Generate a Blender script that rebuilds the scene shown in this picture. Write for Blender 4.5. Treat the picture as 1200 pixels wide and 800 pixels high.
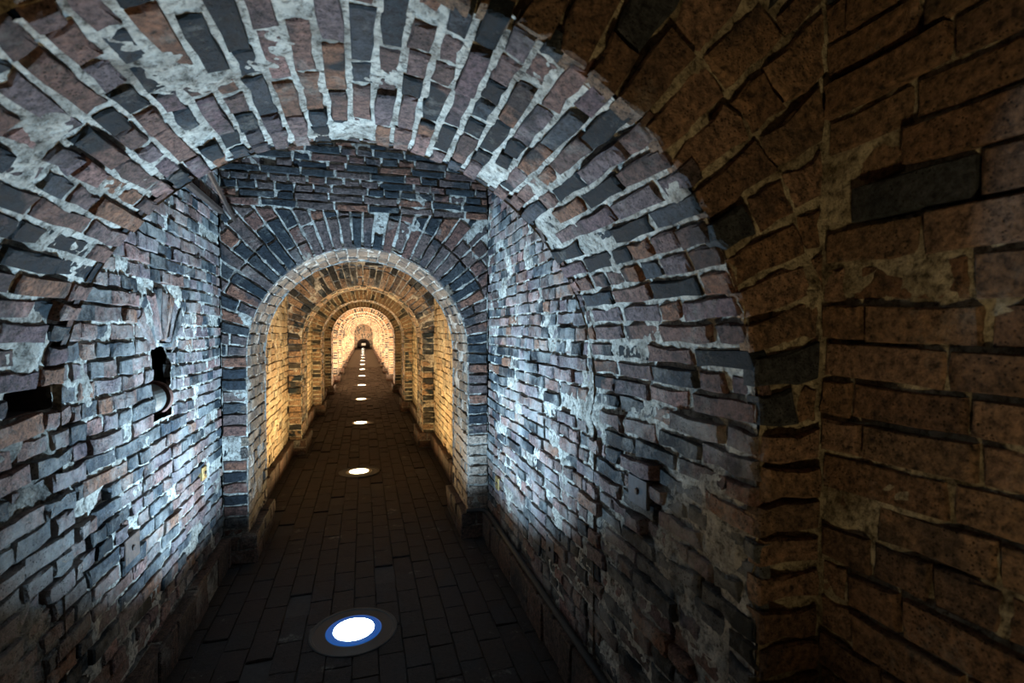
import bpy, math, random
from mathutils import Vector, noise

for o in list(bpy.data.objects):
    bpy.data.objects.remove(o)
scene = bpy.context.scene
COL = scene.collection
PI = math.pi

# ------------------------------------------------------------------ camera, world, exposure
CAM = Vector((0.0, 0.0, 1.5))
YAW = math.radians(16.17)
PITCH = math.radians(1.2)
FPX = 600.0
cd = bpy.data.cameras.new('camera')
cam = bpy.data.objects.new('camera', cd)
COL.objects.link(cam)
cam.location = CAM
cam.rotation_euler = (PI / 2 - PITCH, 0, -YAW)
cd.sensor_width = 36
cd.lens = 36 * FPX / 1200
cd.clip_start = 0.02
cd.dof.use_dof = True
cd.dof.focus_distance = 3.0
cd.dof.aperture_fstop = 3.5
scene.camera = cam

world = bpy.data.worlds.new('world')
scene.world = world
world.use_nodes = True
world.node_tree.nodes['Background'].inputs[0].default_value = (0.35, 0.55, 0.8, 1)
world.node_tree.nodes['Background'].inputs[1].default_value = 0.002

scene.view_settings.view_transform = 'Standard'
scene.view_settings.look = 'None'
scene.view_settings.gamma = 1
scene.view_settings.use_curve_mapping = False
scene.view_settings.exposure = 0.0

# lamp colours and powers, one floor lamp in every bay (y = 2.65 + 3 k)
BAY = 3.0
LAMP_Y0 = 2.65
COOL = (0.46, 0.74, 1.0)
WARM = (1.0, 0.70, 0.32)
PEACH = (1.0, 0.70, 0.44)
LAMP_X = -0.055
LAMP_TILT = math.radians(11)               # cold lamp's light turned down the tunnel to darken the near end
LAMP_SPREAD = math.radians(140)          # cone of the nearest lamps narrowed to darken the frame edges
FAR_SPREAD = math.radians(178)
P_COOL, P_WARM, P_PEACH, P_ENTRY = 178.0, 115.0, 480.0, 18.0

# tunnel measures (metres)
Y_FRONT, Y_VAULT, Y_END = 0.975, 1.86, 3.65     # entry arch front, its inner end, first cross arch
W_ENTRY, W_BAY = 1.06, 0.875
R_NEAR, S_NEAR = 0.877, 1.27
R_ARCH, S_ARCH = 0.725, 1.335
T_ARCH = 0.65
Z_TOP = 2.95
N_BAYS = 14
Y_FAR = Y_END + BAY * N_BAYS

# ------------------------------------------------------------------ node helpers
def new_mat(name):
    m = bpy.data.materials.new(name)
    m.use_nodes = True
    nt = m.node_tree
    return m, nt, nt.nodes['Principled BSDF']

def node(nt, kind, **kw):
    n = nt.nodes.new(kind)
    for k, v in kw.items():
        if hasattr(n, k):
            setattr(n, k, v)
        else:
            n.inputs[k.replace('_', ' ')].default_value = v
    return n

def ramp(nt, stops, interp='LINEAR'):
    r = nt.nodes.new('ShaderNodeValToRGB')
    cr = r.color_ramp
    cr.interpolation = interp
    while len(cr.elements) < len(stops):
        cr.elements.new(0.5)
    for e, (p, c) in zip(cr.elements, stops):
        e.position = p
        e.color = (*c, 1) if len(c) == 3 else c
    return r

def mix(nt, fac, a, b, mode='MIX'):
    m = nt.nodes.new('ShaderNodeMix')
    m.data_type = 'RGBA'
    m.blend_type = mode
    L = nt.links
    for sock, v in ((m.inputs[0], fac), (m.inputs[6], a), (m.inputs[7], b)):
        if isinstance(v, bpy.types.NodeSocket):
            L.new(v, sock)
        elif isinstance(v, tuple):
            sock.default_value = (*v, 1)
        else:
            sock.default_value = v
    return m.outputs[2]

def math_node(nt, op, a, b=0.0):
    m = nt.nodes.new('ShaderNodeMath')
    m.operation = op
    for sock, v in ((m.inputs[0], a), (m.inputs[1], b)):
        if isinstance(v, bpy.types.NodeSocket):
            nt.links.new(v, sock)
        else:
            sock.default_value = v
    return m.outputs[0]

def noise_tex(nt, pos, scale, detail=4.0, rough=0.6, off=(0, 0, 0)):
    mp = nt.nodes.new('ShaderNodeMapping')
    mp.inputs['Location'].default_value = off
    nt.links.new(pos, mp.inputs['Vector'])
    n = nt.nodes.new('ShaderNodeTexNoise')
    n.inputs['Scale'].default_value = scale
    n.inputs['Detail'].default_value = detail
    n.inputs['Roughness'].default_value = rough
    nt.links.new(mp.outputs[0], n.inputs['Vector'])
    return n.outputs['Fac']

def brick_material(name, colours, bloom=0.45, bloom_col=(0.62, 0.60, 0.54), soot=0.5, bump=1.0, gloss=True):
    m, nt, bs = new_mat(name)
    L = nt.links
    geo = nt.nodes.new('ShaderNodeNewGeometry')
    pos = geo.outputs['Position']
    oi = nt.nodes.new('ShaderNodeObjectInfo')
    at = nt.nodes.new('ShaderNodeAttribute')
    at.attribute_name = 'rnd'
    rnd = math_node(nt, 'FRACT', math_node(nt, 'ADD', oi.outputs['Random'], at.outputs['Fac']))
    n = len(colours)
    base = ramp(nt, [(i / n, c) for i, c in enumerate(colours)], 'CONSTANT')
    L.new(rnd, base.inputs[0])
    rnd2 = math_node(nt, 'FRACT', math_node(nt, 'MULTIPLY', rnd, 37.31))
    # blue-black burnt half of some bricks
    nb = noise_tex(nt, pos, 5.0, 3, 0.55)
    burnt = ramp(nt, [(0.50, (0, 0, 0)), (0.58, (1, 1, 1))])
    L.new(nb, burnt.inputs[0])
    bf = math_node(nt, 'MULTIPLY', burnt.outputs[0], math_node(nt, 'MULTIPLY', rnd2, soot * 1.6))
    c = mix(nt, bf, base.outputs[0], (0.014, 0.023, 0.031))
    # mottling
    n1 = noise_tex(nt, pos, 52, 8, 0.78, (3, 1, 2))
    mot = ramp(nt, [(0.36, (0.10, 0.10, 0.10)), (0.50, (0.95, 0.95, 0.95)), (0.68, (2.0, 1.9, 1.8))])
    L.new(n1, mot.inputs[0])
    c = mix(nt, 1.0, c, mot.outputs[0], 'MULTIPLY')
    # lime bloom
    n2 = noise_tex(nt, pos, 4.2, 7, 0.72, (7, 2, 5))
    bl = ramp(nt, [(0.60 - 0.22 * bloom, (0, 0, 0)), (0.78 - 0.10 * bloom, (1, 1, 1))])
    L.new(n2, bl.inputs[0])
    c = mix(nt, math_node(nt, 'MULTIPLY', bl.outputs[0], 0.35 + 0.5 * bloom), c, bloom_col)
    # pits
    vo = nt.nodes.new('ShaderNodeTexVoronoi')
    vo.inputs['Scale'].default_value = 105
    L.new(pos, vo.inputs['Vector'])
    pit = ramp(nt, [(0.14, (0.10, 0.09, 0.085)), (0.30, (1, 1, 1))])
    L.new(vo.outputs['Distance'], pit.inputs[0])
    n3 = noise_tex(nt, pos, 9, 2, 0.5, (1, 9, 4))
    pf = ramp(nt, [(0.38, (0, 0, 0)), (0.58, (1, 1, 1))])
    L.new(n3, pf.inputs[0])
    c = mix(nt, pf.outputs[0], c, mix(nt, 1.0, c, pit.outputs[0], 'MULTIPLY'))
    L.new(c, bs.inputs['Base Color'])
    if gloss:
        rr = math_node(nt, 'ADD', 0.42, math_node(nt, 'MULTIPLY', n1, 0.75))
        L.new(rr, bs.inputs['Roughness'])
    else:
        bs.inputs['Roughness'].default_value = 0.85
    bs.inputs['Specular IOR Level'].default_value = 0.25
    nf = noise_tex(nt, pos, 85, 6, 0.7)
    h = math_node(nt, 'ADD', math_node(nt, 'MULTIPLY', n1, 1.2), math_node(nt, 'MULTIPLY', nf, 0.8))
    h = math_node(nt, 'ADD', h, math_node(nt, 'MULTIPLY', pit.outputs[0], math_node(nt, 'MULTIPLY', pf.outputs[0], 0.35)))
    bp = nt.nodes.new('ShaderNodeBump')
    bp.inputs['Strength'].default_value = 1.0 * bump
    bp.inputs['Distance'].default_value = 0.022
    L.new(h, bp.inputs['Height'])
    L.new(bp.outputs[0], bs.inputs['Normal'])
    return m

def mortar_material(name, light, dark, dirt=0.5):
    m, nt, bs = new_mat(name)
    L = nt.links
    geo = nt.nodes.new('ShaderNodeNewGeometry')
    pos = geo.outputs['Position']
    n1 = noise_tex(nt, pos, 7, 6, 0.7)
    r1 = ramp(nt, [(0.42 - 0.1 * (1 - dirt), dark), (0.62 - 0.1 * (1 - dirt), light)])
    L.new(n1, r1.inputs[0])
    n2 = noise_tex(nt, pos, 48, 7, 0.75, (2, 2, 8))
    r2 = ramp(nt, [(0.36, (0.15, 0.14, 0.13)), (0.52, (0.95, 0.95, 0.95)), (0.75, (1.25, 1.25, 1.25))])
    L.new(n2, r2.inputs[0])
    c = mix(nt, 1.0, r1.outputs[0], r2.outputs[0], 'MULTIPLY')
    L.new(c, bs.inputs['Base Color'])
    bs.inputs['Roughness'].default_value = 0.9
    bs.inputs['Specular IOR Level'].default_value = 0.2
    nf = noise_tex(nt, pos, 120, 5, 0.75)
    h = math_node(nt, 'ADD', math_node(nt, 'MULTIPLY', n2, 1.2), math_node(nt, 'MULTIPLY', nf, 0.5))
    bp = nt.nodes.new('ShaderNodeBump')
    bp.inputs['Strength'].default_value = 1.0
    bp.inputs['Distance'].default_value = 0.026
    L.new(h, bp.inputs['Height'])
    L.new(bp.outputs[0], bs.inputs['Normal'])
    return m

def plain_material(name, col, rough=0.6, metal=0.0, var=0.4, scale=40, bump=0.3):
    m, nt, bs = new_mat(name)
    L = nt.links
    geo = nt.nodes.new('ShaderNodeNewGeometry')
    n1 = noise_tex(nt, geo.outputs['Position'], scale, 5, 0.65)
    r = ramp(nt, [(0.3, tuple(x * (1 - var) for x in col)), (0.7, tuple(min(1, x * (1 + var)) for x in col))])
    L.new(n1, r.inputs[0])
    L.new(r.outputs[0], bs.inputs['Base Color'])
    bs.inputs['Roughness'].default_value = rough
    bs.inputs['Metallic'].default_value = metal
    bp = nt.nodes.new('ShaderNodeBump')
    bp.inputs['Strength'].default_value = bump
    bp.inputs['Distance'].default_value = 0.004
    L.new(n1, bp.inputs['Height'])
    L.new(bp.outputs[0], bs.inputs['Normal'])
    return m

def emit_material(name, col, strength, base=0.8):
    m, nt, bs = new_mat(name)
    bs.inputs['Base Color'].default_value = (base, base, base, 1)
    bs.inputs['Emission Color'].default_value = (*col, 1)
    bs.inputs['Emission Strength'].default_value = strength
    bs.inputs['Roughness'].default_value = 0.3
    return m

BRICKS = [(0.18, 0.10, 0.082), (0.010, 0.019, 0.028), (0.170, 0.112, 0.122), (0.22, 0.125, 0.105),
          (0.035, 0.048, 0.062), (0.19, 0.145, 0.155), (0.25, 0.12, 0.075), (0.012, 0.018, 0.025),
          (0.14, 0.09, 0.082), (0.31, 0.175, 0.155), (0.060, 0.072, 0.088), (0.19, 0.125, 0.12)]
M_VAULT = brick_material('brick_vault', [tuple(0.85 * x for x in c) for c in BRICKS], bloom=0.22, soot=0.75)
M_WALL = brick_material('brick_wall', BRICKS, bloom=0.74, bloom_col=(0.56, 0.55, 0.52))
M_FACE = brick_material('brick_arch_face', [(0.13, 0.065, 0.052), (0.022, 0.027, 0.034), (0.10, 0.070, 0.066), (0.035, 0.038, 0.043),
                        (0.16, 0.072, 0.047), (0.09, 0.065, 0.061), (0.018, 0.022, 0.029), (0.115, 0.078, 0.07)], bloom=0.15)
M_ENTRY = brick_material('brick_entry', [(0.22, 0.13, 0.075), (0.26, 0.16, 0.095), (0.18, 0.11, 0.07), (0.28, 0.175, 0.115),
                         (0.05, 0.055, 0.06), (0.21, 0.12, 0.07), (0.24, 0.15, 0.09)], bloom=0.08, soot=0.35, bump=0.9)
M_GOLD = brick_material('brick_tunnel', [(0.26, 0.16, 0.095), (0.30, 0.19, 0.12), (0.06, 0.05, 0.04), (0.24, 0.15, 0.095),
                        (0.03, 0.028, 0.026), (0.28, 0.18, 0.11)], bloom=0.22, soot=0.7)
M_LIME = brick_material('brick_limed', [(0.16, 0.12, 0.09), (0.19, 0.14, 0.105), (0.09, 0.07, 0.06), (0.15, 0.11, 0.085)], bloom=0.45, bloom_col=(0.6, 0.55, 0.47))
M_GOLD_LIT = brick_material('brick_tunnel_lit', [(0.34, 0.23, 0.14), (0.40, 0.28, 0.17), (0.16, 0.12, 0.08), (0.32, 0.22, 0.14),
                         (0.38, 0.26, 0.16)], bloom=0.8, bloom_col=(0.62, 0.54, 0.40), soot=0.3)  # paler copy of the tunnel brick, strong lamplight put into the colour
M_PALE = brick_material('brick_renewed', [(0.22, 0.165, 0.13), (0.19, 0.145, 0.115), (0.23, 0.175, 0.14)], bloom=0.05, soot=0.0, bump=0.3)
M_PAVER = brick_material('paver', [(0.020, 0.014, 0.013), (0.022, 0.016, 0.014), (0.018, 0.014, 0.013), (0.019, 0.015, 0.015)],
                         bloom=0.0, soot=0.2, bump=0.4)
M_KERB = brick_material('kerb', [(0.11, 0.065, 0.05), (0.085, 0.06, 0.05), (0.12, 0.08, 0.065)], bloom=0.1, soot=0.4)
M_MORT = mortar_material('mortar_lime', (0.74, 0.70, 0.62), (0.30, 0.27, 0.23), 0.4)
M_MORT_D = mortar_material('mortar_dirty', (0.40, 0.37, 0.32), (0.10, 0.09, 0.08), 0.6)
M_MORT_F = mortar_material('mortar_arch', (0.56, 0.53, 0.48), (0.18, 0.16, 0.14), 0.5)
M_MORT_E = mortar_material('mortar_entry', (0.66, 0.57, 0.40), (0.22, 0.17, 0.10), 0.5)
M_MORT_G = mortar_material('mortar_tunnel', (0.62, 0.54, 0.42), (0.25, 0.2, 0.15), 0.5)
M_BED = plain_material('floor_bed', (0.020, 0.016, 0.015), 0.9)
M_CEIL = plain_material('ceiling_dark', (0.10, 0.075, 0.06), 0.9, var=0.6, scale=9)  # dark brown with random mottling
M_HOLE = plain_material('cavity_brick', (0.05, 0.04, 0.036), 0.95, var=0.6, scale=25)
M_IRON = plain_material('rusty_iron', (0.055, 0.034, 0.026), 0.7, 0.5, var=0.6)
M_STEEL = plain_material('grey_steel', (0.030, 0.034, 0.045), 0.75, 0.0, var=0.5)
M_BRASS = plain_material('tarnished_brass', (0.24, 0.16, 0.06), 0.5, 0.6, var=0.5)
M_BLACK = plain_material('black_plastic', (0.008, 0.008, 0.009), 0.75, var=0.2)
M_RIM = plain_material('lamp_rim', (0.012, 0.014, 0.016), 0.6, 0.0, var=0.2)
M_GLASS = plain_material('lamp_dark_glass', (0.008, 0.013, 0.018), 0.55, 0.0, var=0.1, bump=0.02)
M_TIN = plain_material('pale_clay', (0.10, 0.095, 0.085), 0.6, var=0.3)
M_CLAY = plain_material('red_clay', (0.12, 0.05, 0.035), 0.7, var=0.4)
M_WHITE = plain_material('white_panel', (0.8, 0.79, 0.76), 0.6, var=0.05)

# ------------------------------------------------------------------ object helpers
def link(name, verts, faces, mat, parent=None, smooth=True, loc=None, rnd=None):
    me = bpy.data.meshes.new(name)
    me.from_pydata(verts, [], faces)
    if smooth:
        me.polygons.foreach_set('use_smooth', [True] * len(faces))
    if rnd is not None:
        a = me.attributes.new('rnd', 'FLOAT', 'FACE')
        a.data.foreach_set('value', rnd)
    me.materials.append(mat)
    o = bpy.data.objects.new(name, me)
    COL.objects.link(o)
    if loc is not None:
        o.location = loc
    if parent is not None:
        o.parent = parent
    return o

def tag(o, label, cat, group=None, kind=None):
    o['label'] = label
    o['category'] = cat
    if group:
        o['group'] = group
    if kind:
        o['kind'] = kind
    return o

def structure(o, label, cat='wall'):
    return tag(o, label, cat, kind='structure')

def empty(name, loc):
    o = bpy.data.objects.new(name, None)
    o.empty_display_size = 0.1
    COL.objects.link(o)
    o.location = loc
    return o

def box_data(x0, x1, y0, y1, z0, z1):
    v = [(x, y, z) for z in (z0, z1) for y in (y0, y1) for x in (x0, x1)]
    f = [(0, 2, 3, 1), (4, 5, 7, 6), (0, 1, 5, 4), (1, 3, 7, 5), (3, 2, 6, 7), (2, 0, 4, 6)]
    return v, f

def bevel_box(name, size, mat, parent=None, loc=(0, 0, 0), b=0.004):
    """box with chamfered edges, centred on loc"""
    sx, sy, sz = (s / 2 for s in size)
    v, f = [], []
    idx = {}
    for a in (-1, 1):
        for c in (-1, 1):
            for d in (-1, 1):
                for k, p in enumerate(((a * sx, c * (sy - b), d * (sz - b)), (a * (sx - b), c * sy, d * (sz - b)), (a * (sx - b), c * (sy - b), d * sz))):
                    idx[(a, c, d, k)] = len(v)
                    v.append(p)
    def q(*k):
        f.append(tuple(idx[i] for i in k))
    for s in (-1, 1):
        q((s, -1, -1, 0), (s, 1, -1, 0), (s, 1, 1, 0), (s, -1, 1, 0))
        q((-1, s, -1, 1), (1, s, -1, 1), (1, s, 1, 1), (-1, s, 1, 1))
        q((-1, -1, s, 2), (1, -1, s, 2), (1, 1, s, 2), (-1, 1, s, 2))
        for t in (-1, 1):
            q((s, t, -1, 0), (s, t, 1, 0), (s, t, 1, 1), (s, t, -1, 1))
            q((s, -1, t, 0), (s, 1, t, 0), (s, 1, t, 2), (s, -1, t, 2))
            q((-1, s, t, 1), (1, s, t, 1), (1, s, t, 2), (-1, s, t, 2))
            for u in (-1, 1):
                q((s, t, u, 0), (s, t, u, 1), (s, t, u, 2))
    o = link(name, v, f, mat, parent, smooth=False, loc=loc)
    import bmesh
    bm = bmesh.new()
    bm.from_mesh(o.data)
    bmesh.ops.recalc_face_normals(bm, faces=bm.faces)
    bm.to_mesh(o.data)
    bm.free()
    return o

def tube(name, pts, r, mat, parent=None, seg=10, loc=None):
    v, f = [], []
    pts = [Vector(p) for p in pts]
    for i, p in enumerate(pts):
        d = (pts[min(i + 1, len(pts) - 1)] - pts[max(i - 1, 0)]).normalized()
        up = Vector((0, 0, 1)) if abs(d.z) < 0.9 else Vector((1, 0, 0))
        a = d.cross(up).normalized()
        b = a.cross(d)
        for k in range(seg):
            t = 2 * PI * k / seg
            v.append(tuple(p + a * (r * math.cos(t)) + b * (r * math.sin(t))))
    for i in range(len(pts) - 1):
        for k in range(seg):
            k2 = (k + 1) % seg
            f.append((i * seg + k, i * seg + k2, (i + 1) * seg + k2, (i + 1) * seg + k))
    f.append(tuple(range(seg))[::-1])
    f.append(tuple((len(pts) - 1) * seg + k for k in range(seg)))
    return link(name, v, f, mat, parent, loc=loc)

def lathe(name, prof, mat, parent=None, seg=40, loc=None):
    v, f = [], []
    for r, z in prof:
        for k in range(seg):
            t = 2 * PI * k / seg
            v.append((r * math.cos(t), r * math.sin(t), z))
    for i in range(len(prof) - 1):
        for k in range(seg):
            k2 = (k + 1) % seg
            f.append((i * seg + k, i * seg + k2, (i + 1) * seg + k2, (i + 1) * seg + k))
    if prof[-1][0] > 0:
        f.append(tuple((len(prof) - 1) * seg + k for k in range(seg)))
    return link(name, v, f, mat, parent, smooth=False, loc=loc)

# ------------------------------------------------------------------ what the lens sees (to rank bricks by size)
def project(p):
    d = p - CAM
    x = d.x * math.cos(YAW) - d.y * math.sin(YAW)
    y = d.x * math.sin(YAW) + d.y * math.cos(YAW)
    zc = y * math.cos(PITCH) - d.z * math.sin(PITCH)
    zv = y * math.sin(PITCH) + d.z * math.cos(PITCH)
    if zc < 0.05:
        return None
    return 600 + FPX * x / zc, 400 - FPX * zv / zc, zc

GATES = [(Y_VAULT, R_NEAR, S_NEAR), (Y_END, R_ARCH, S_ARCH), (Y_END + T_ARCH, R_ARCH, S_ARCH),
         (Y_END + BAY, R_ARCH, S_ARCH), (Y_END + BAY + T_ARCH, R_ARCH, S_ARCH)]

def seen(p, margin=0.06, edge=50):
    s = project(p)
    if s is None or not (-edge < s[0] < 1200 + edge and -edge < s[1] < 800 + edge):
        return False
    for gy, r, sp in GATES:
        if p.y > gy + 0.02:
            t = (gy - CAM.y) / (p.y - CAM.y)
            q = CAM + (p - CAM) * t
            if abs(q.x) > r + margin:
                return False
            if q.z > sp and math.hypot(q.x, q.z - sp) > r + margin:
                return False
    return True

# ------------------------------------------------------------------ surfaces: P(u, v, n) with n towards the room
class Plane:
    def __init__(self, o, u, v, n):
        self.o, self.u, self.v, self.n = Vector(o), Vector(u), Vector(v), Vector(n)
        self.flip = self.u.cross(self.v).dot(self.n) < 0
    def P(self, u, v, n=0.0):
        return self.o + self.u * u + self.v * v + self.n * n

class Horseshoe:
    """jamb, half circle, jamb: u runs along the tunnel, v along the section from the left foot"""
    flip = False
    def __init__(self, r, s):
        self.r, self.s = r, s
        self.len = 2 * s + PI * r
    def P(self, u, v, n=0.0):
        r, s = self.r, self.s
        if v <= s:
            return Vector((-(r - n), u, v))
        if v >= s + PI * r:
            return Vector((r - n, u, 2 * s + PI * r - v))
        a = PI - (v - s) / r
        return Vector((math.cos(a) * (r - n), u, s + math.sin(a) * (r - n)))

def left_plane(x, y0=0):
    return Plane((x, 0, 0), (0, 1, 0), (0, 0, 1), (1, 0, 0))
def right_plane(x):
    return Plane((x, 0, 0), (0, 1, 0), (0, 0, 1), (-1, 0, 0))
def face_plane(y):
    return Plane((0, y, 0), (1, 0, 0), (0, 0, 1), (0, -1, 0))

# ------------------------------------------------------------------ mortar beds
def mortar_n(p, rough):
    if rough == 0:
        return -0.009
    a = noise.noise(p * 8.0)
    b = noise.noise(p * 31.0 + Vector((5, 3, 1)))
    c = noise.noise(p * 6.5 + Vector((11, 7, 2)))
    d = noise.noise(p * 70.0 + Vector((2, 8, 5)))
    n = -0.0075 + 0.006 * a + 0.0065 * b + 0.005 * d
    if c > 0.30:
        n += (c - 0.30) * 0.030
    elif c < -0.12:
        n += (c + 0.12) * 0.06
    return max(-0.034, n * rough if n < 0 else n)

def bed_grid(surf, u0, u1, v0, v1, step, rough=1.0, holes=()):
    nu, nv = max(1, round((u1 - u0) / step)), max(1, round((v1 - v0) / step))
    V, F = [], []
    for j in range(nv + 1):
        v = v0 + (v1 - v0) * j / nv
        for i in range(nu + 1):
            u = u0 + (u1 - u0) * i / nu
            p = surf.P(u, v)
            V.append(tuple(surf.P(u, v, mortar_n(p, rough))))
    for j in range(nv):
        v = v0 + (v1 - v0) * (j + 0.5) / nv
        for i in range(nu):
            u = u0 + (u1 - u0) * (i + 0.5) / nu
            if any(h[0] < u < h[1] and h[2] < v < h[3] for h in holes):
                continue
            a = j * (nu + 1) + i
            q = (a, a + 1, a + nu + 2, a + nu + 1)
            F.append(q[::-1] if surf.flip else q)
    return V, F

def bed_arch(surf, r, s, w, h, step, rough=1.0):
    """bed of a wall face with an arched opening: fan of strips plus the two piers"""
    V, F = [], []
    ca = math.atan2(h - s, w)
    na = max(8, int(PI * r / step))
    angs = sorted(set([PI * i / na for i in range(na + 1)] + [ca, PI - ca]))
    m = max(2, int(0.6 / step))
    for a in angs:
        c, sn = math.cos(a), math.sin(a)
        e = min(w / abs(c) if abs(c) > 1e-6 else 9, (h - s) / sn if sn > 1e-6 else 9)
        for k in range(m + 1):
            q = r + (e - r) * k / m
            x, z = c * q, s + sn * q
            V.append(tuple(surf.P(x, z, mortar_n(surf.P(x, z), rough))))
    for i in range(len(angs) - 1):
        for k in range(m):
            a = i * (m + 1) + k
            F.append((a, a + 1, a + m + 2, a + m + 1))
    for x0, x1 in ((-w, -r), (r, w)):
        b = len(V)
        v2, f2 = bed_grid(surf, x0, x1, 0, s, step, rough)
        V += v2
        F += [tuple(i + b for i in q) for q in f2]
    return V, F

# ------------------------------------------------------------------ bricks
def clip(poly, nx, ny, d):
    """keep nx*x + ny*y <= d"""
    out = []
    for i, p in enumerate(poly):
        q = poly[(i + 1) % len(poly)]
        a, b = nx * p[0] + ny * p[1] - d, nx * q[0] + ny * q[1] - d
        if a <= 0:
            out.append(p)
        if a * b < 0:
            t = a / (a - b)
            out.append((p[0] + (q[0] - p[0]) * t, p[1] + (q[1] - p[1]) * t))
    return out

def area(poly):
    return 0.5 * sum(p[0] * q[1] - q[0] * p[1] for p, q in zip(poly, poly[1:] + poly[:1]))

def inset(poly, d):
    """offset a convex CCW polygon inwards"""
    n = len(poly)
    for i in range(n):
        p, q = poly[i], poly[(i + 1) % n]
        ex, ey = q[0] - p[0], q[1] - p[1]
        l = math.hypot(ex, ey)
        if l < 1e-6:
            continue
    out = list(poly)
    for i in range(n):
        p, q = poly[i], poly[(i + 1) % n]
        ex, ey = q[0] - p[0], q[1] - p[1]
        l = math.hypot(ex, ey)
        if l < 1e-6:
            continue
        nx, ny = ey / l, -ex / l              # outward normal of a CCW polygon
        out = clip(out, nx, ny, nx * p[0] + ny * p[1] - d)
        if len(out) < 3:
            return []
    res = []
    for p in out:
        if not res or math.hypot(p[0] - res[-1][0], p[1] - res[-1][1]) > 0.004:
            res.append(p)
    if len(res) > 2 and math.hypot(res[0][0] - res[-1][0], res[0][1] - res[-1][1]) <= 0.004:
        res.pop()
    return res if len(res) > 2 else []

def brick_mesh(surf, poly, rng, fine=True, jag=0.0026, depth=0.04, nj=0.0035, wear=0.0035, tilt=1.0, lift=0.0):
    """vertices (world), faces of one brick that shows the outline poly on the surface"""
    off = rng.gauss(0, nj) + lift
    if fine and rng.random() < 0.07:
        off -= rng.uniform(0.006, 0.016)
    if not fine:
        ring = inset(poly, 0.004) or poly
        N = len(poly)
        if len(ring) != N:
            ring = poly
        V = [surf.P(u, v, -0.03) for u, v in poly] + [surf.P(u, v, off) for u, v in ring]
        F = [(i, (i + 1) % N, N + (i + 1) % N, N + i) for i in range(N)] + [tuple(range(N, 2 * N))]
    else:
        pts = []
        n = len(poly)
        for i in range(n):
            p, q = poly[i], poly[(i + 1) % n]
            l = math.hypot(q[0] - p[0], q[1] - p[1])
            k = 1 if l < 0.045 else 2 if l < 0.13 else 3
            if n > 5:
                k = min(k, 2)
            for j in range(k):
                t = j / k
                if j:
                    t += rng.uniform(-0.07, 0.07)
                pts.append((p[0] + (q[0] - p[0]) * t + rng.gauss(0, jag), p[1] + (q[1] - p[1]) * t + rng.gauss(0, jag)))
        N = len(pts)
        cu, cv = sum(p[0] for p in pts) / N, sum(p[1] for p in pts) / N
        tu, tv = tilt * rng.gauss(0, 0.012), tilt * rng.gauss(0, 0.025)      # tilt of the face
        V = [surf.P(u, v, -depth) for u, v in pts]
        for u, v in pts:
            V.append(surf.P(u, v, off - wear - abs(rng.gauss(0, 0.0025)) + tu * (u - cu) + tv * (v - cv)))
        for u, v in pts:
            l = max(1e-4, math.hypot(u - cu, v - cv))
            k = 1 - min(0.4, (wear + abs(rng.gauss(0, 0.003))) / l)
            uu, vv = cu + (u - cu) * k, cv + (v - cv) * k
            V.append(surf.P(uu, vv, off + rng.gauss(0, 0.0008) + tu * (uu - cu) + tv * (vv - cv)))
        V.append(surf.P(cu, cv, off + rng.gauss(0.0006, 0.001)))
        F = []
        for a in (0, N):
            F += [(a + i, a + (i + 1) % N, a + N + (i + 1) % N, a + N + i) for i in range(N)]
        F += [(2 * N + i, 2 * N + (i + 1) % N, 3 * N) for i in range(N)]
    if surf.flip:
        F = [f[::-1] for f in F]
    return V, F

def lay(parent, bricks, rng, mat, limit=300, name='brick', stuff_name='brickwork', rest=True, alt=None, single=True, joint=0.0052, **kw):
    """bricks: (surface, polygon). The ones seen largest become objects, the rest one joined part.
    alt(world point) may return another material."""
    rec = []
    for surf, poly in bricks:
        if area(poly) < 0:
            poly = poly[::-1]
        q = inset(poly, joint)
        if not q or area(q) < 0.0008:
            continue
        c = surf.P(sum(p[0] for p in q) / len(q), sum(p[1] for p in q) / len(q))
        score = 0.0
        if single:
            pts = [surf.P(u, v) for u, v in q]
            if seen(c) or any(seen(p, 0.02) for p in pts):
                s = [project(p) for p in pts]
                if all(s):
                    score = abs(area([(a[0], a[1]) for a in s]))
        rec.append((score, surf, q, c))
    rec.sort(key=lambda r: -r[0])
    V2, F2, R2 = [], [], []
    for i, (score, surf, q, c) in enumerate(rec):
        if single and i < limit and score > 0:
            V, F = brick_mesh(surf, q, rng, True, **kw)
            link(name, [tuple(p - c) for p in V], F, (alt and alt(c)) or mat, parent, smooth=False, loc=c)
        elif rest:
            V, F = brick_mesh(surf, q, rng, False)
            b = len(V2)
            V2 += [tuple(p) for p in V]
            F2 += [tuple(k + b for k in f) for f in F]
            R2 += [rng.random()] * len(F)
    if F2:
        o = link(stuff_name, V2, F2, mat, parent, smooth=False, rnd=R2)
        o['kind'] = 'stuff'

def warp(u, v, amp, seed):
    return u, v + amp * noise.noise(Vector((u * 1.7, v * 2.3, seed)))

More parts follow.
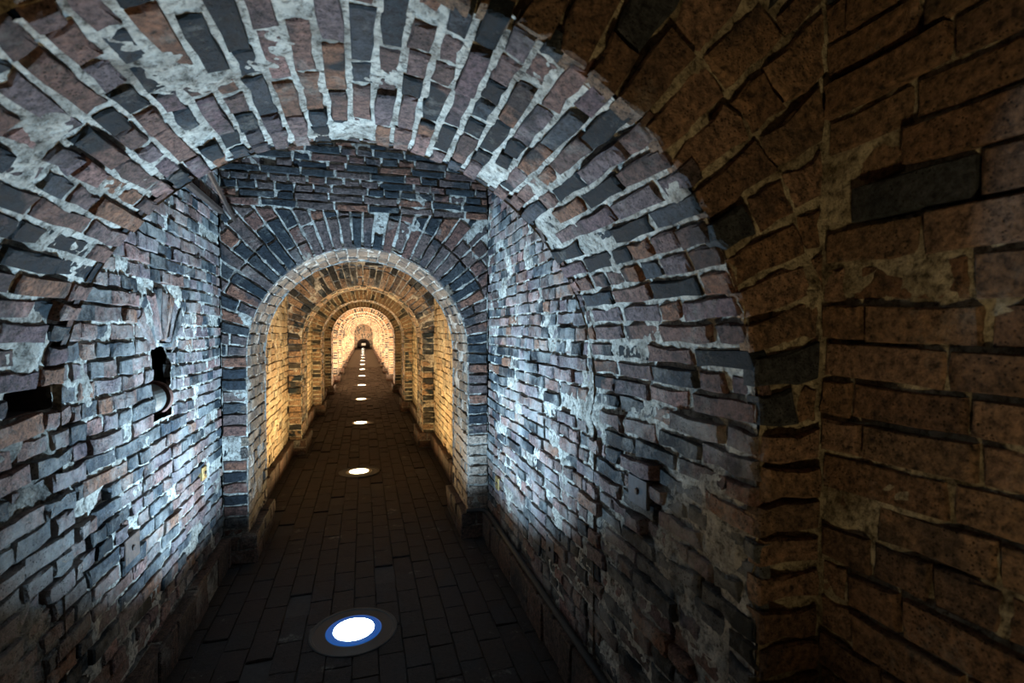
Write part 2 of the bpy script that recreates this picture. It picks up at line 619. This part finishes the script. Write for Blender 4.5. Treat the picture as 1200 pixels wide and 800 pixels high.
def courses(u0, u1, v0, v1, pitch, rng, seed=0, amp=0.012, mixed=0.4, L=0.228, skip=None, ends=0.0, start=None, stop=None):
    """courses of stretchers and headers between u0 and u1; skip(vmid) -> list of (a, b) gaps"""
    n = max(1, round((v1 - v0) / pitch))
    h = (v1 - v0) / n
    out = []
    for j in range(n):
        a, b = v0 + j * h, v0 + (j + 1) * h
        gaps = sorted(skip(0.5 * (a + b))) if skip else []
        u0, u1 = (start(j) if start else u0), (stop(j) if stop else u1)
        spans, s = [], u0
        for g0, g1 in gaps:
            if g0 > s:
                spans.append((s, min(g0, u1)))
            s = max(s, g1)
        if s < u1:
            spans.append((s, u1))
        header_row = rng.random() < mixed
        for s0, s1 in spans:
            e0 = s0 + (rng.uniform(-ends, ends) if s0 == u0 else 0)
            e1 = s1 + (rng.uniform(-ends, ends) if s1 == u1 else 0)
            cuts = [e0]
            x = e0 + (L * (0.5 if j % 2 else 1.0) if not header_row else L * (0.25 if j % 2 else 0.5)) * rng.uniform(0.85, 1.1)
            while x < e1 - 0.05:
                cuts.append(x)
                short = rng.random() < (0.85 if header_row else 0.18)
                x += L * (0.5 if short else 1.0) * rng.uniform(0.92, 1.06)
            cuts.append(e1)
            for c0, c1 in zip(cuts, cuts[1:]):
                k = 0.0 if amp == 0 else 1.0
                out.append([warp(c0, a, amp * k, seed), warp(c1, a, amp * k, seed), warp(c1, b, amp * k, seed), warp(c0, b, amp * k, seed)])
    return out

def voussoirs(r0, s, bounds, rng, rings, pitch=0.076):
    """radial bricks round an arch, clipped to bounds (x0, x1, z1)"""
    x0, x1, z1 = bounds
    n = round(PI * r0 / pitch)
    out = []
    for i in range(n):
        a0, a1 = PI * i / n, PI * (i + 1) / n
        a0 += 0.004 * math.sin(i * 7.1)
        a1 += 0.004 * math.sin((i + 1) * 7.1)
        r = r0 - rng.uniform(0, 0.004)
        cuts = [r]
        first = rng.choice((0.115, 0.228, 0.228, 0.228, 0.228)) * rng.uniform(0.95, 1.05)
        r += first
        for _ in range(rings):
            cuts.append(r)
            r += rng.choice((0.115, 0.228, 0.228)) * rng.uniform(0.95, 1.05)
        for q0, q1 in zip(cuts, cuts[1:]):
            g = 1.0
            p = [(q0 * math.cos(a), s + q0 * math.sin(a)) for a in (a0, a1)]
            p2 = [(q1 * math.cos(a), s + q1 * math.sin(a)) for a in (a1, a0)]
            # outer rows: split a wedge that has grown too wide
            w = q1 * (a1 - a0)
            polys = [p + p2]
            if w > pitch * 1.75:
                am = 0.5 * (a0 + a1)
                polys = []
                for b0, b1 in ((a0, am), (am, a1)):
                    polys.append([(q0 * math.cos(b0), s + q0 * math.sin(b0)), (q0 * math.cos(b1), s + q0 * math.sin(b1)),
                                  (q1 * math.cos(b1), s + q1 * math.sin(b1)), (q1 * math.cos(b0), s + q1 * math.sin(b0))])
            for poly in polys:
                if area(poly) < 0:
                    poly = poly[::-1]
                poly = clip(poly, 1, 0, x1)
                poly = clip(poly, -1, 0, -x0) if len(poly) > 2 else []
                poly = clip(poly, 0, 1, z1) if len(poly) > 2 else []
                if len(poly) > 2 and area(poly) > 0.0012:
                    out.append(poly)
    return out

# ================================================================== THE SETTING
rng = random.Random(5)

# ---- floor
v, f = box_data(-1.3, 1.3, -1.6, Y_FAR + 1.5, -0.15, -0.012)
floor = structure(link('floor', v, f, M_BED, smooth=False), 'dark paved tunnel floor running straight between the brick walls', 'floor')
lamp_ys = [LAMP_Y0 + BAY * k for k in range(-1, N_BAYS + 1)]
fl = Plane((0, 0, 0), (1, 0, 0), (0, 1, 0), (0, 0, 1))
pav = []
PW, PL = 0.1165, 0.233
nc = 15
for c in range(nc):
    x = -PW * nc / 2 + c * PW
    y = 1.0 + (0.5 * PL if c % 2 else 0) + rng.uniform(-0.02, 0.02)
    while y < 22.0:
        cx, cy = x + PW / 2, y + PL / 2
        if not any(math.hypot(cx - LAMP_X, cy - ly) < 0.13 for ly in lamp_ys):
            pav.append((fl, [(x, y), (x + PW, y), (x + PW, y + PL), (x, y + PL)]))
        y += PL
lay(floor, pav, random.Random(8), M_PAVER, name='paver', stuff_name='paver_field', jag=0.0010, depth=0.025, nj=0.0006, wear=0.0012, joint=0.0025, tilt=0.0)

# ---- ceiling slab above the arches
v, f = box_data(-1.3, 1.3, -1.6, Y_FAR + 0.3, Z_TOP, Z_TOP + 0.15)
structure(link('ceiling', v, f, M_CEIL, smooth=False), 'dark masonry above the tunnel arches', 'ceiling')

# ---- entry space in front of the first vault
def make_wall(name, surf, u0, u1, v0, v1, step, rough, bricks, mort, mat, seed, label, holes=(), cat='wall', **kw):
    V, F = bed_grid(surf, u0, u1, v0, v1, step, rough, holes)
    w = structure(link(name, V, F, mort), label, cat)
    lay(w, bricks, random.Random(seed), mat, **kw)
    return w

s = right_plane(W_ENTRY)
rg = random.Random(21)
br = [(s, p) for p in courses(-1.5, Y_FRONT, 0, Z_TOP, 0.086, rg, 2, 0.02, 0.12, L=0.242)]
make_wall('wall_right_entry', s, -1.5, Y_FRONT + 0.03, 0, Z_TOP, 0.02, 1.0, br, M_MORT_E, M_ENTRY, 22,
          'near brown brick side wall at the right edge of the picture', nj=0.004, jag=0.002, lift=0.006, joint=0.006)
s = left_plane(-W_ENTRY)
br = [(s, p) for p in courses(-1.5, Y_FRONT, 0, Z_TOP, 0.086, rg, 3, 0.02, 0.12, L=0.242)]
make_wall('wall_left_entry', s, -1.5, Y_FRONT + 0.03, 0, Z_TOP, 0.05, 1.0, br, M_MORT_E, M_ENTRY, 23,
          'brick side wall of the entry space, left of the viewpoint')
s = Plane((0, -1.5, 0), (1, 0, 0), (0, 0, 1), (0, 1, 0))
br = [(s, p) for p in courses(-W_ENTRY, W_ENTRY, 0, Z_TOP, 0.086, rg, 3, 0.02, 0.12, L=0.242)]
make_wall('wall_back', s, -W_ENTRY, W_ENTRY, 0, Z_TOP, 0.1, 0, br, M_MORT_E, M_ENTRY, 24,
          'brick wall closing the entry space behind the viewpoint')

# front ring of the near vault
s = face_plane(Y_FRONT)
V, F = bed_arch(s, R_NEAR + 0.008, S_NEAR, W_ENTRY + 0.03, Z_TOP, 0.018)
wf = structure(link('wall_front', V, F, M_MORT_E), 'rough brown front face of the near vault, radial bricks beside the right side wall', 'wall')
rg = random.Random(31)
br = [(s, p) for p in voussoirs(R_NEAR, S_NEAR, (-W_ENTRY, W_ENTRY, Z_TOP), rg, 7, 0.083)]
for x0, x1 in ((-W_ENTRY, -R_NEAR), (R_NEAR, W_ENTRY)):
    br += [(s, p) for p in courses(x0, x1, 0, S_NEAR, 0.083, rg, 5, 0.0, 0.1, L=0.36, ends=0.006)]
lay(wf, br, random.Random(32), M_ENTRY, jag=0.005, nj=0.006, wear=0.005, joint=0.008, lift=0.007)

# near barrel vault and its jambs
hs = Horseshoe(R_NEAR, S_NEAR)
HOLE1 = (1.61, 1.85, S_NEAR + 0.004, S_NEAR + 0.072, 0.16)
rg = random.Random(41)
v0, v1 = S_NEAR, S_NEAR + PI * R_NEAR
br = [(hs, p) for p in courses(Y_FRONT, Y_VAULT, v0, v1, 0.0635, rg, 7, 0.0, 0.45, ends=0.012,
      skip=lambda v: [(HOLE1[0], HOLE1[1] + 0.05)] if HOLE1[2] < v < HOLE1[3] else [])]
vn = make_wall('ceiling_near', hs, Y_FRONT + 0.012, Y_VAULT, v0, v1, 0.010, 0.75, br, M_MORT, M_VAULT, 42,
          'near barrel vault of purple and slate bricks with thick pale mortar and one knocked-out brick', cat='vault', holes=[HOLE1], lift=0.003, jag=0.0028, nj=0.004, wear=0.004, joint=0.008)
s = left_plane(-R_NEAR)
CH = S_NEAR / 20                                  # course height shared by the near jambs and the first bay
ZIP = lambda j: Y_VAULT + ((0.057 if j % 2 else -0.057) if j < 20 else 0.0)
br = [(s, p) for p in courses(Y_FRONT, Y_VAULT, 0, S_NEAR, CH, rg, 13, 0.014, 0.25, stop=ZIP)]
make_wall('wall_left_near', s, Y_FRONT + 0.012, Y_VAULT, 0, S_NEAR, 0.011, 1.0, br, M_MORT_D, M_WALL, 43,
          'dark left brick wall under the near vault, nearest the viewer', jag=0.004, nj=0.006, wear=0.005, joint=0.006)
s = right_plane(R_NEAR)
br = [(s, p) for p in courses(Y_FRONT, Y_VAULT, 0, S_NEAR, CH, rg, 17, 0.014, 0.25, stop=ZIP)]
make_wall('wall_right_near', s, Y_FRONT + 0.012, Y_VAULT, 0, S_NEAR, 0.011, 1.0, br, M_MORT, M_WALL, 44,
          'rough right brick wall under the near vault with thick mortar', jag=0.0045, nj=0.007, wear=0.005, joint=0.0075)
# inner end of the vault, facing the first bay
s = Plane((0, Y_VAULT, 0), (1, 0, 0), (0, 0, 1), (0, 1, 0))
V, F = bed_arch(s, R_NEAR - 0.004, S_NEAR, W_BAY + 0.02, Z_TOP, 0.05, 0)
F = [q[::-1] for q in F]
wi = structure(link('wall_vault_end', V, F, M_MORT_D), 'far end face of the near vault, turned to the first bay', 'wall')
lay(wi, [(s, p) for p in voussoirs(R_NEAR, S_NEAR, (-W_BAY, W_BAY, Z_TOP), rg, 6)], random.Random(45), M_FACE)

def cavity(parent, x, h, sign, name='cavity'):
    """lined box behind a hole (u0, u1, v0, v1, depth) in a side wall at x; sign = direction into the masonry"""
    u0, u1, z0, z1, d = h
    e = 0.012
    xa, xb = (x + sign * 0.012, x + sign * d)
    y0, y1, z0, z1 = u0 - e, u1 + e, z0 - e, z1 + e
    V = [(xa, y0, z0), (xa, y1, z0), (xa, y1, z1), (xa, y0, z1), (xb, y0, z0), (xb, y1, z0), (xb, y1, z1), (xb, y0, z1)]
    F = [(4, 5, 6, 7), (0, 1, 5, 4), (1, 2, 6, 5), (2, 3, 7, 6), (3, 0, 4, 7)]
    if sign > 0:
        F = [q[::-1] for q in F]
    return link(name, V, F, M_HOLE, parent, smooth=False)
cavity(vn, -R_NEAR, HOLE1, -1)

# ---- first bay (cold lamp)
NICHE = (2.555, 2.79, 1.10, 1.43, 0.24)
NC = 0.5 * (NICHE[0] + NICHE[1])
def niche_skip(z):
    if NICHE[2] - 0.03 < z < NICHE[3]:
        return [(NICHE[0], NICHE[1])]
    if NICHE[3] <= z < 1.69:
        w = 0.15 + (z - NICHE[3]) * 0.42
        return [(NC - w, NC + w)]
    return []
def niche_fan(rg):
    out = []
    n, c0 = 8, 1.33
    for i in range(n):
        a0, a1 = math.radians(38 + 104 * i / n), math.radians(38 + 104 * (i + 1) / n)
        r0, r1 = 0.125 + 0.02 * rg.random(), 0.35 + 0.03 * rg.random()
        out.append([(NC + r0 * math.cos(a0), c0 + r0 * math.sin(a0)), (NC + r1 * math.cos(a0), c0 + r1 * math.sin(a0)),
                    (NC + r1 * math.cos(a1), c0 + r1 * math.sin(a1)), (NC + r0 * math.cos(a1), c0 + r0 * math.sin(a1))])
    return out

s = left_plane(-W_BAY)
rg = random.Random(51)
br = [(s, p) for p in courses(Y_VAULT, Y_END, 0, CH * 46, CH, rg, 13, 0.012, 0.5, L=0.215, skip=niche_skip, start=ZIP)]
br += [(s, p) for p in niche_fan(rg)]
wl2 = make_wall('wall_left_bay', s, Y_VAULT, Y_END, 0, Z_TOP, 0.0105, 1.0, br, M_MORT, M_WALL, 52,
                'left brick wall of the blue-lit bay with a small dark niche', holes=[NICHE], jag=0.0030, nj=0.0045, lift=0.002)
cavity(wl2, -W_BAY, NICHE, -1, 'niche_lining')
s = right_plane(W_BAY)
br = [(s, p) for p in courses(Y_VAULT, Y_END, 0, CH * 46, CH, rg, 17, 0.012, 0.5, L=0.215, start=ZIP)]
make_wall('wall_right_bay', s, Y_VAULT, Y_END, 0, Z_TOP, 0.0105, 1.0, br, M_MORT, M_WALL, 53,
          'right brick wall of the blue-lit bay, brightly washed by the cold floor lamp', jag=0.0030, nj=0.0045, lift=0.002)

# ---- cross arches
def arch_bricks(y, seed):
    s = face_plane(y)
    rg = random.Random(seed)
    top = S_ARCH + R_ARCH + 0.243
    br = [(s, p) for p in voussoirs(R_ARCH, S_ARCH, (-W_BAY, W_BAY, top), rg, 4, 0.064)]
    br += [(s, p) for p in courses(-W_BAY, W_BAY, top, Z_TOP, 0.054, rg, 19, 0.006, 0.3)]
    for x0, x1 in ((-W_BAY, -R_ARCH), (R_ARCH, W_BAY)):
        br += [(s, p) for p in courses(x0, x1, 0, S_ARCH, 0.074, rg, 5, 0.0, 0.0, L=0.34)]
    return s, br

def reveal_bricks(y, seed):
    h = Horseshoe(R_ARCH, S_ARCH)
    rg = random.Random(seed)
    br = [(h, p) for p in courses(y, y + T_ARCH, 0, S_ARCH, 0.074, rg, 3, 0.0, 0.3)]
    br += [(h, p) for p in courses(y, y + T_ARCH, S_ARCH, S_ARCH + PI * R_ARCH, 0.074, rg, 3, 0.0, 0.3)]
    br += [(h, p) for p in courses(y, y + T_ARCH, S_ARCH + PI * R_ARCH, h.len, 0.074, rg, 3, 0.0, 0.3)]
    return h, br

def back_face(parent, y, mort):
    s = Plane((0, y, 0), (1, 0, 0), (0, 0, 1), (0, 1, 0))
    V, F = bed_arch(s, R_ARCH - 0.004, S_ARCH, W_BAY + 0.02, Z_TOP, 0.12, 0)
    link('back_face', V, [q[::-1] for q in F], mort, parent, smooth=False)

def make_arch(tagname, y, seed, mface, mrev, mort, fine, lab1, lab2, alt=None):
    s, br = arch_bricks(y, seed)
    V, F = bed_arch(s, R_ARCH, S_ARCH, W_BAY, Z_TOP, 0.018 if fine else 0.1, 1.0 if fine else 0)
    w = structure(link('wall_arch_' + tagname, V, F, mort), lab1, 'wall')
    lay(w, br, random.Random(seed + 1), mface, single=fine, alt=alt, jag=0.0025, joint=0.007, lift=0.003)
    h, br = reveal_bricks(y, seed + 2)
    V, F = bed_grid(h, y, y + T_ARCH, 0, h.len, 0.018 if fine else 0.1, 1.0 if fine else 0)
    r = structure(link('wall_reveal_' + tagname, V, F, mort), lab2, 'arch')
    lay(r, br, random.Random(seed + 3), mrev, single=fine, alt=alt, jag=0.003)
    back_face(r, y + T_ARCH, mort)
    return w, r

def pale(c):
    return M_PALE if c.x > 0 and c.z < 0.72 else None
make_arch('1', Y_END, 61, M_FACE, M_LIME, M_MORT_F, True,
          'end wall of the blue-lit bay, dark radial bricks round its arched opening',
          'pale edge and soffit of the first round arch, opening to the warm tunnel', alt=pale)

# ---- second bay (first warm lamp)
def bay_walls(y0, y1, tagname, seed, fine, labl, labr):
    rg = random.Random(seed)
    d = BAY * round((y0 - Y_END) / BAY)
    nh = (NICHE[0] + d, NICHE[1] + d, NICHE[2], NICHE[3], 0.22)
    sk = lambda z: [(nh[0], nh[1])] if nh[2] - 0.02 < z < nh[3] + 0.02 else []
    s = left_plane(-W_BAY)
    br = [(s, p) for p in courses(y0, y1, 0, Z_TOP, 0.0745, rg, 13, 0.012, 0.35, skip=sk)]
    a = make_wall('wall_left_' + tagname, s, y0, y1, 0, Z_TOP, 0.024 if fine else 0.06, 1.0 if fine else 0, br, M_MORT_G, M_GOLD_LIT, seed + 1, labl,
                  holes=[nh], single=fine)
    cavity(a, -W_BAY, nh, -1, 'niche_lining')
    s = right_plane(W_BAY)
    br = [(s, p) for p in courses(y0, y1, 0, Z_TOP, 0.0745, rg, 17, 0.012, 0.35)]
    b = make_wall('wall_right_' + tagname, s, y0, y1, 0, Z_TOP, 0.024 if fine else 0.2, 1.0 if fine else 0, br, M_MORT_G, M_GOLD_LIT, seed + 2, labr, single=fine)
    return a, b

bay_walls(Y_END + T_ARCH, Y_END + BAY, 'bay_2', 71, True,
          'gold-lit left brick wall just past the first arch', 'gold-lit right brick wall just past the first arch')
make_arch('2', Y_END + BAY, 81, M_GOLD, M_GOLD, M_MORT_G, True,
          'second cross arch face, gold-brown radial bricks inside the first arch',
          'soffit and jambs of the second round arch')

# ---- the bays beyond: one set of joined meshes, copied along the tunnel
def copy_tree(o, dy):
    c = o.copy()
    COL.objects.link(c)
    c.location.y += dy
    for ch in list(o.children):
        d = ch.copy()
        COL.objects.link(d)
        d.parent = c
    return c
ORD = ['first', 'second', 'third', 'fourth', 'fifth', 'sixth', 'seventh', 'eighth', 'ninth', 'tenth', 'eleventh', 'twelfth', 'thirteenth',
       'fourteenth', 'fifteenth', 'sixteenth', 'seventeenth', 'eighteenth', 'nineteenth', 'twentieth']
yb = Y_END + BAY
far = [*bay_walls(yb + T_ARCH, yb + BAY, 'bay_3', 91, False, '', ''), *make_arch('3', yb + BAY, 95, M_GOLD, M_GOLD, M_MORT_G, False, '', '')]
for k in range(2, N_BAYS):
    ob = far if k == 2 else [copy_tree(o, BAY * (k - 2)) for o in far]
    names = ('wall_left_bay_%d', 'wall_right_bay_%d', 'wall_arch_%d', 'wall_reveal_%d')
    labs = ('left brick wall of the %s bay down the tunnel', 'right brick wall of the %s bay down the tunnel',
            'face of the %s cross arch down the tunnel', 'soffit and jambs of the %s cross arch down the tunnel')
    for o, n, l in zip(ob, names, labs):
        o.name = n % (k + 1)
        o['label'] = l % ORD[k]

# ---- end wall of the tunnel with its low dark arch
s = face_plane(Y_FAR + 0.45)
re_, se_ = 0.55, 0.28
V, F = bed_arch(s, re_, se_, 0.95, Z_TOP, 0.1, 0)
we = structure(link('wall_end', V, F, M_MORT_G), 'orange end wall far down the tunnel, above a low dark arch', 'wall')
rg = random.Random(111)
br = [(s, p) for p in voussoirs(re_, se_, (-0.95, 0.95, Z_TOP), rg, 10)]
lay(we, br, rg, M_GOLD, single=False)
V, F = box_data(-0.8, 0.8, Y_FAR + 0.47, Y_FAR + 1.4, -0.01, 1.2)
F = [q[::-1] for i, q in enumerate(F) if i != 2]
structure(link('wall_recess', V, F, M_HOLE, smooth=False), 'dark hollow behind the low arch in the end wall', 'recess')

# ---- kerbs along the feet of the walls
def kerb(name, side, y0, y1, x, label, seed, h=0.19, fine=True):
    x1 = W_BAY if abs(x) < W_BAY else W_ENTRY
    V, F = box_data(min(side * (x + 0.012), side * x1), max(side * (x + 0.012), side * x1), y0, y1, -0.01, h - 0.012)
    o = structure(link(name, V, F, M_MORT_D, smooth=False), label, 'kerb')
    s = left_plane(-x) if side < 0 else right_plane(x)
    rg = random.Random(seed)
    br = [(s, p) for p in courses(y0, y1, 0, h - 0.004, 0.186, rg, 3, 0.0, 0.0, L=0.235)]
    t = Plane((side * (x + 0.0), 0, h - 0.004), (0, 1, 0), (side, 0, 0), (0, 0, 1))
    br += [(t, p) for p in courses(y0, y1, 0.0, W_BAY - x, 0.2, rg, 3, 0.0, 0.0, L=0.235)]
    lay(o, br, rg, M_KERB, name='kerb_brick', single=fine, stuff_name='kerb_bricks', depth=0.012)
    return o
kerb('trim_1', -1, Y_FRONT, Y_END - 0.04, 0.815, 'dark brick kerb along the foot of the left wall in the blue-lit bay', 121)
kerb('trim_2', 1, Y_FRONT, Y_END - 0.04, 0.815, 'dark brick kerb under the black pipe along the foot of the right wall', 122)
def pier_foot(name, side, y, label, seed, fine):
    x = 0.67
    V, F = box_data(min(side * (x + 0.01), side * W_BAY), max(side * (x + 0.01), side * W_BAY), y - 0.03, y + T_ARCH + 0.03, -0.01, 0.18)
    o = structure(link(name, V, F, M_MORT_D, smooth=False), label, 'plinth')
    rg = random.Random(seed)
    s = left_plane(-x) if side < 0 else right_plane(x)
    br = [(s, p) for p in courses(y - 0.04, y + T_ARCH + 0.04, 0, 0.185, 0.0925, rg, 3, 0.0, 0.0)]
    f = face_plane(y - 0.04)
    a, b = (x, W_BAY) if side > 0 else (-W_BAY, -x)
    br += [(f, p) for p in courses(a, b, 0, 0.185, 0.0925, rg, 3, 0.0, 0.0)]
    t = Plane((side * x, 0, 0.186), (0, 1, 0), (side, 0, 0), (0, 0, 1))
    br += [(t, p) for p in courses(y - 0.04, y + T_ARCH + 0.04, 0, 0.1, 0.1, rg, 3, 0.0, 0.0)]
    lay(o, br, rg, M_KERB, single=fine, depth=0.008)
    return o
pier_foot('trim_3', -1, Y_END, 'dark plinth under the left pier of the first arch', 131, True)
pier_foot('trim_4', 1, Y_END, 'dark plinth under the right pier of the first arch', 132, True)
kerb('trim_5', -1, Y_END + T_ARCH + 0.04, Y_END + BAY - 0.04, 0.815, 'brick kerb along the left wall just past the first arch', 133)
kerb('trim_6', 1, Y_END + T_ARCH + 0.04, Y_END + BAY - 0.04, 0.815, 'brick kerb along the right wall just past the first arch', 134)
pier_foot('trim_7', -1, Y_END + BAY, 'dark plinth under the left pier of the second arch', 135, True)
pier_foot('trim_8', 1, Y_END + BAY, 'dark plinth under the right pier of the second arch', 136, True)
base = [kerb('trim_9', -1, yb + T_ARCH + 0.04, yb + BAY - 0.04, 0.815, '', 137, fine=False),
        kerb('trim_10', 1, yb + T_ARCH + 0.04, yb + BAY - 0.04, 0.815, '', 138, fine=False),
        pier_foot('trim_11', -1, yb + BAY, '', 139, False), pier_foot('trim_12', 1, yb + BAY, '', 140, False)]
for k in range(2, N_BAYS):
    ob = base if k == 2 else [copy_tree(o, BAY * (k - 2)) for o in base]
    for i, (o, l) in enumerate(zip(ob, ('left wall kerb in the %s bay down the tunnel', 'right wall kerb in the %s bay down the tunnel',
                            'left pier plinth of the %s arch down the tunnel', 'right pier plinth of the %s arch down the tunnel'))):
        o.name = 'trim_%d' % (9 + i + 4 * (k - 2))
        o['label'] = l % ORD[k]

# ================================================================== THINGS
# ---- round lamps let into the floor
def emission_set(tagname, col, lens, ring):
    return emit_material('lens_' + tagname, col, lens), emit_material('ring_' + tagname, col, ring)
E_COOL = (emit_material('lens_cold', (0.75, 0.92, 1.0), 14), emit_material('ring_cold', (0.005, 0.16, 0.70), 0.40, 0.01))  # blue ring emission imitates the halo round the lamp
E_WARM = (emit_material('lens_warm', (1.0, 0.86, 0.52), 8), emit_material('ring_warm', (0.9, 0.5, 0.12), 0.06, 0.01))
E_PEACH = (emit_material('lens_peach', (1.0, 0.85, 0.66), 8), emit_material('ring_peach', (0.9, 0.5, 0.2), 0.08, 0.01))

def lamp(y, mats, col, power, label, spread=FAR_SPREAD, tilt=0.0):
    o = empty('floor_lamp', (LAMP_X, y, 0))
    tag(o, label, 'lamp', 'round lamps set in a line down the middle of the floor')
    lathe('trim_ring', [(0.212, -0.01), (0.212, 0.004), (0.208, 0.007), (0.196, 0.007), (0.192, 0.003)], M_RIM, o, 48)
    lathe('cover_glass', [(0.193, 0.0035), (0.135, 0.0045)], M_GLASS, o, 40)
    lathe('halo_ring', [(0.135, 0.005), (0.128, 0.008), (0.100, 0.009)], mats[1], o, 40)  # added glowing ring, stands in for the glow around the lens
    lathe('lens', [(0.100, 0.006), (0.098, 0.011), (0.08, 0.015), (0.04, 0.018)], mats[0], o, 40)
    ld = bpy.data.lights.new('lamp_light', 'AREA')
    ld.shape = 'DISK'
    ld.size = 0.16
    ld.energy = power
    ld.color = col
    ld.spread = spread
    lo = bpy.data.objects.new('lamp_light', ld)
    COL.objects.link(lo)
    lo.parent = o
    lo.location = (0, 0, 0.022 + 0.08 * math.sin(tilt))
    lo.rotation_euler = (PI - tilt, 0, 0)
    return o
for k, y in enumerate(lamp_ys):
    if k == 0:
        lamp(y, E_WARM, (1.0, 0.76, 0.40), P_ENTRY, 'dim warm round floor lamp in the entry space under the viewpoint', LAMP_SPREAD)
    elif k == 1:
        lamp(y, E_COOL, COOL, P_COOL, 'cold blue-white round floor lamp, nearest at the bottom of the picture', LAMP_SPREAD, LAMP_TILT)
    elif k <= 4:
        lamp(y, E_WARM, WARM, (P_WARM, P_WARM * 0.8, P_WARM * 0.25)[k - 2],
             ('warm round floor lamp just past the first arch, %s lamp up from the bottom' if k == 2 else 'warm round floor lamp, %s up the row from the bottom of the picture') % ORD[k - 1])
    else:
        lamp(y, E_PEACH, PEACH, P_PEACH * (0.3 if k >= N_BAYS + 1 else 1.0), 'small bright floor lamp far down the row, %s from the bottom of the picture' % ORD[k - 1])  # the last lamp is added to light the end wall

# ---- black pipe on the right kerb
tube('conduit_pipe', [(0.845, 1.0, 0.206), (0.845, 2.0, 0.205), (0.845, 3.0, 0.206), (0.846, 3.50, 0.206), (0.83, 3.575, 0.206), (0.79, 3.598, 0.206), (0.70, 3.60, 0.206)], 0.016, M_BLACK)
tag(bpy.data.objects['conduit_pipe'], 'thin black pipe lying on the kerb along the right wall', 'pipe')

# ---- small plates on the walls
def wall_plate(side, x, y, z, w, h, mat, label, hole=True):
    o = empty('wall_plate', (side * x, y, z))
    tag(o, label, 'plate', 'small metal plates on the brick walls')
    bevel_box('plate', (0.03, w, h), mat, o, (side * 0.003, 0, 0), 0.003)
    if hole:
        c = lathe('hole_cap', [(0.011, 0), (0.011, 0.004), (0.007, 0.007)], M_IRON, o, 12, loc=(-side * 0.012, 0.0, 0.0))  # dark cap added in place of the hole in the plate
        c.rotation_euler = (0, -side * PI / 2, 0)
    return o
wall_plate(1, R_NEAR, 1.50, 0.97, 0.12, 0.095, M_STEEL, 'larger grey steel plate on the rough right wall nearest the viewer')
wall_plate(1, W_BAY, 2.32, 0.44, 0.11, 0.10, M_STEEL, 'square grey plate low on the right wall above the black pipe')
wall_plate(1, W_BAY, 3.35, 0.465, 0.09, 0.085, M_BRASS, 'small brassy plate low on the right wall beside the arch pier')
wall_plate(-1, W_BAY, 2.30, 0.66, 0.13, 0.10, M_IRON, 'dark square iron plate low on the left wall')
wall_plate(-1, W_BAY, 3.24, 0.70, 0.08, 0.075, M_BRASS, 'small brassy plate on the left wall beside the arch pier')

# ---- clay pipe stub in the niche
o = empty('clay_pipe', (-W_BAY - 0.075, NC, 1.125))
tag(o, 'short pale pipe with a dark red end lying in the left wall niche', 'pipe')
b = lathe('pipe_body', [(0.062, -0.075), (0.070, -0.07), (0.070, 0.05), (0.062, 0.055), (0.058, 0.05), (0.056, -0.06)], M_TIN, o, 28, loc=(0, 0.0, 0.062))
b.rotation_euler = (-PI / 2, 0, 0)
b = lathe('end_disc', [(0.074, 0.0), (0.080, 0.004), (0.080, 0.018), (0.072, 0.024), (0.02, 0.026)], M_CLAY, o, 28, loc=(0.012, 0.055, 0.064))
b.rotation_euler = (-PI / 2, 0, 0)

# ---- iron bars at the top left of the first bay
def bar(name, a, b, w, t, mat, label):
    a, b = Vector(a), Vector(b)
    L = (b - a).length
    o = bevel_box(name, (w, L, t), mat, None, (a + b) / 2, 0.003)
    o.rotation_euler = (b - a).to_track_quat('Y', 'Z').to_euler()
    tag(o, label, 'iron bar')
    return o
bar('iron_strap', (-0.785, 3.66, 2.20), (-0.66, 2.35, 2.27), 0.012, 0.035, M_IRON, 'slanting rusty iron strap at the upper left corner under the vault')
bar('iron_rail', (-0.862, 3.64, 2.255), (-0.862, 1.95, 2.255), 0.03, 0.03, M_IRON, 'thin dark iron rail high along the left wall')

# ---- white sign in the dark arch at the far end
o = empty('white_sign', (0, Y_FAR + 0.60, 0.02))
tag(o, 'tiny white panel standing in the low dark arch at the tunnel end', 'sign')
bevel_box('panel', (0.34, 0.03, 0.20), M_WHITE, o, (0, 0, 0.30), 0.004)
for sx in (-0.12, 0.12):
    bevel_box('leg', (0.03, 0.03, 0.22), M_IRON, o, (sx, 0, 0.10), 0.003)
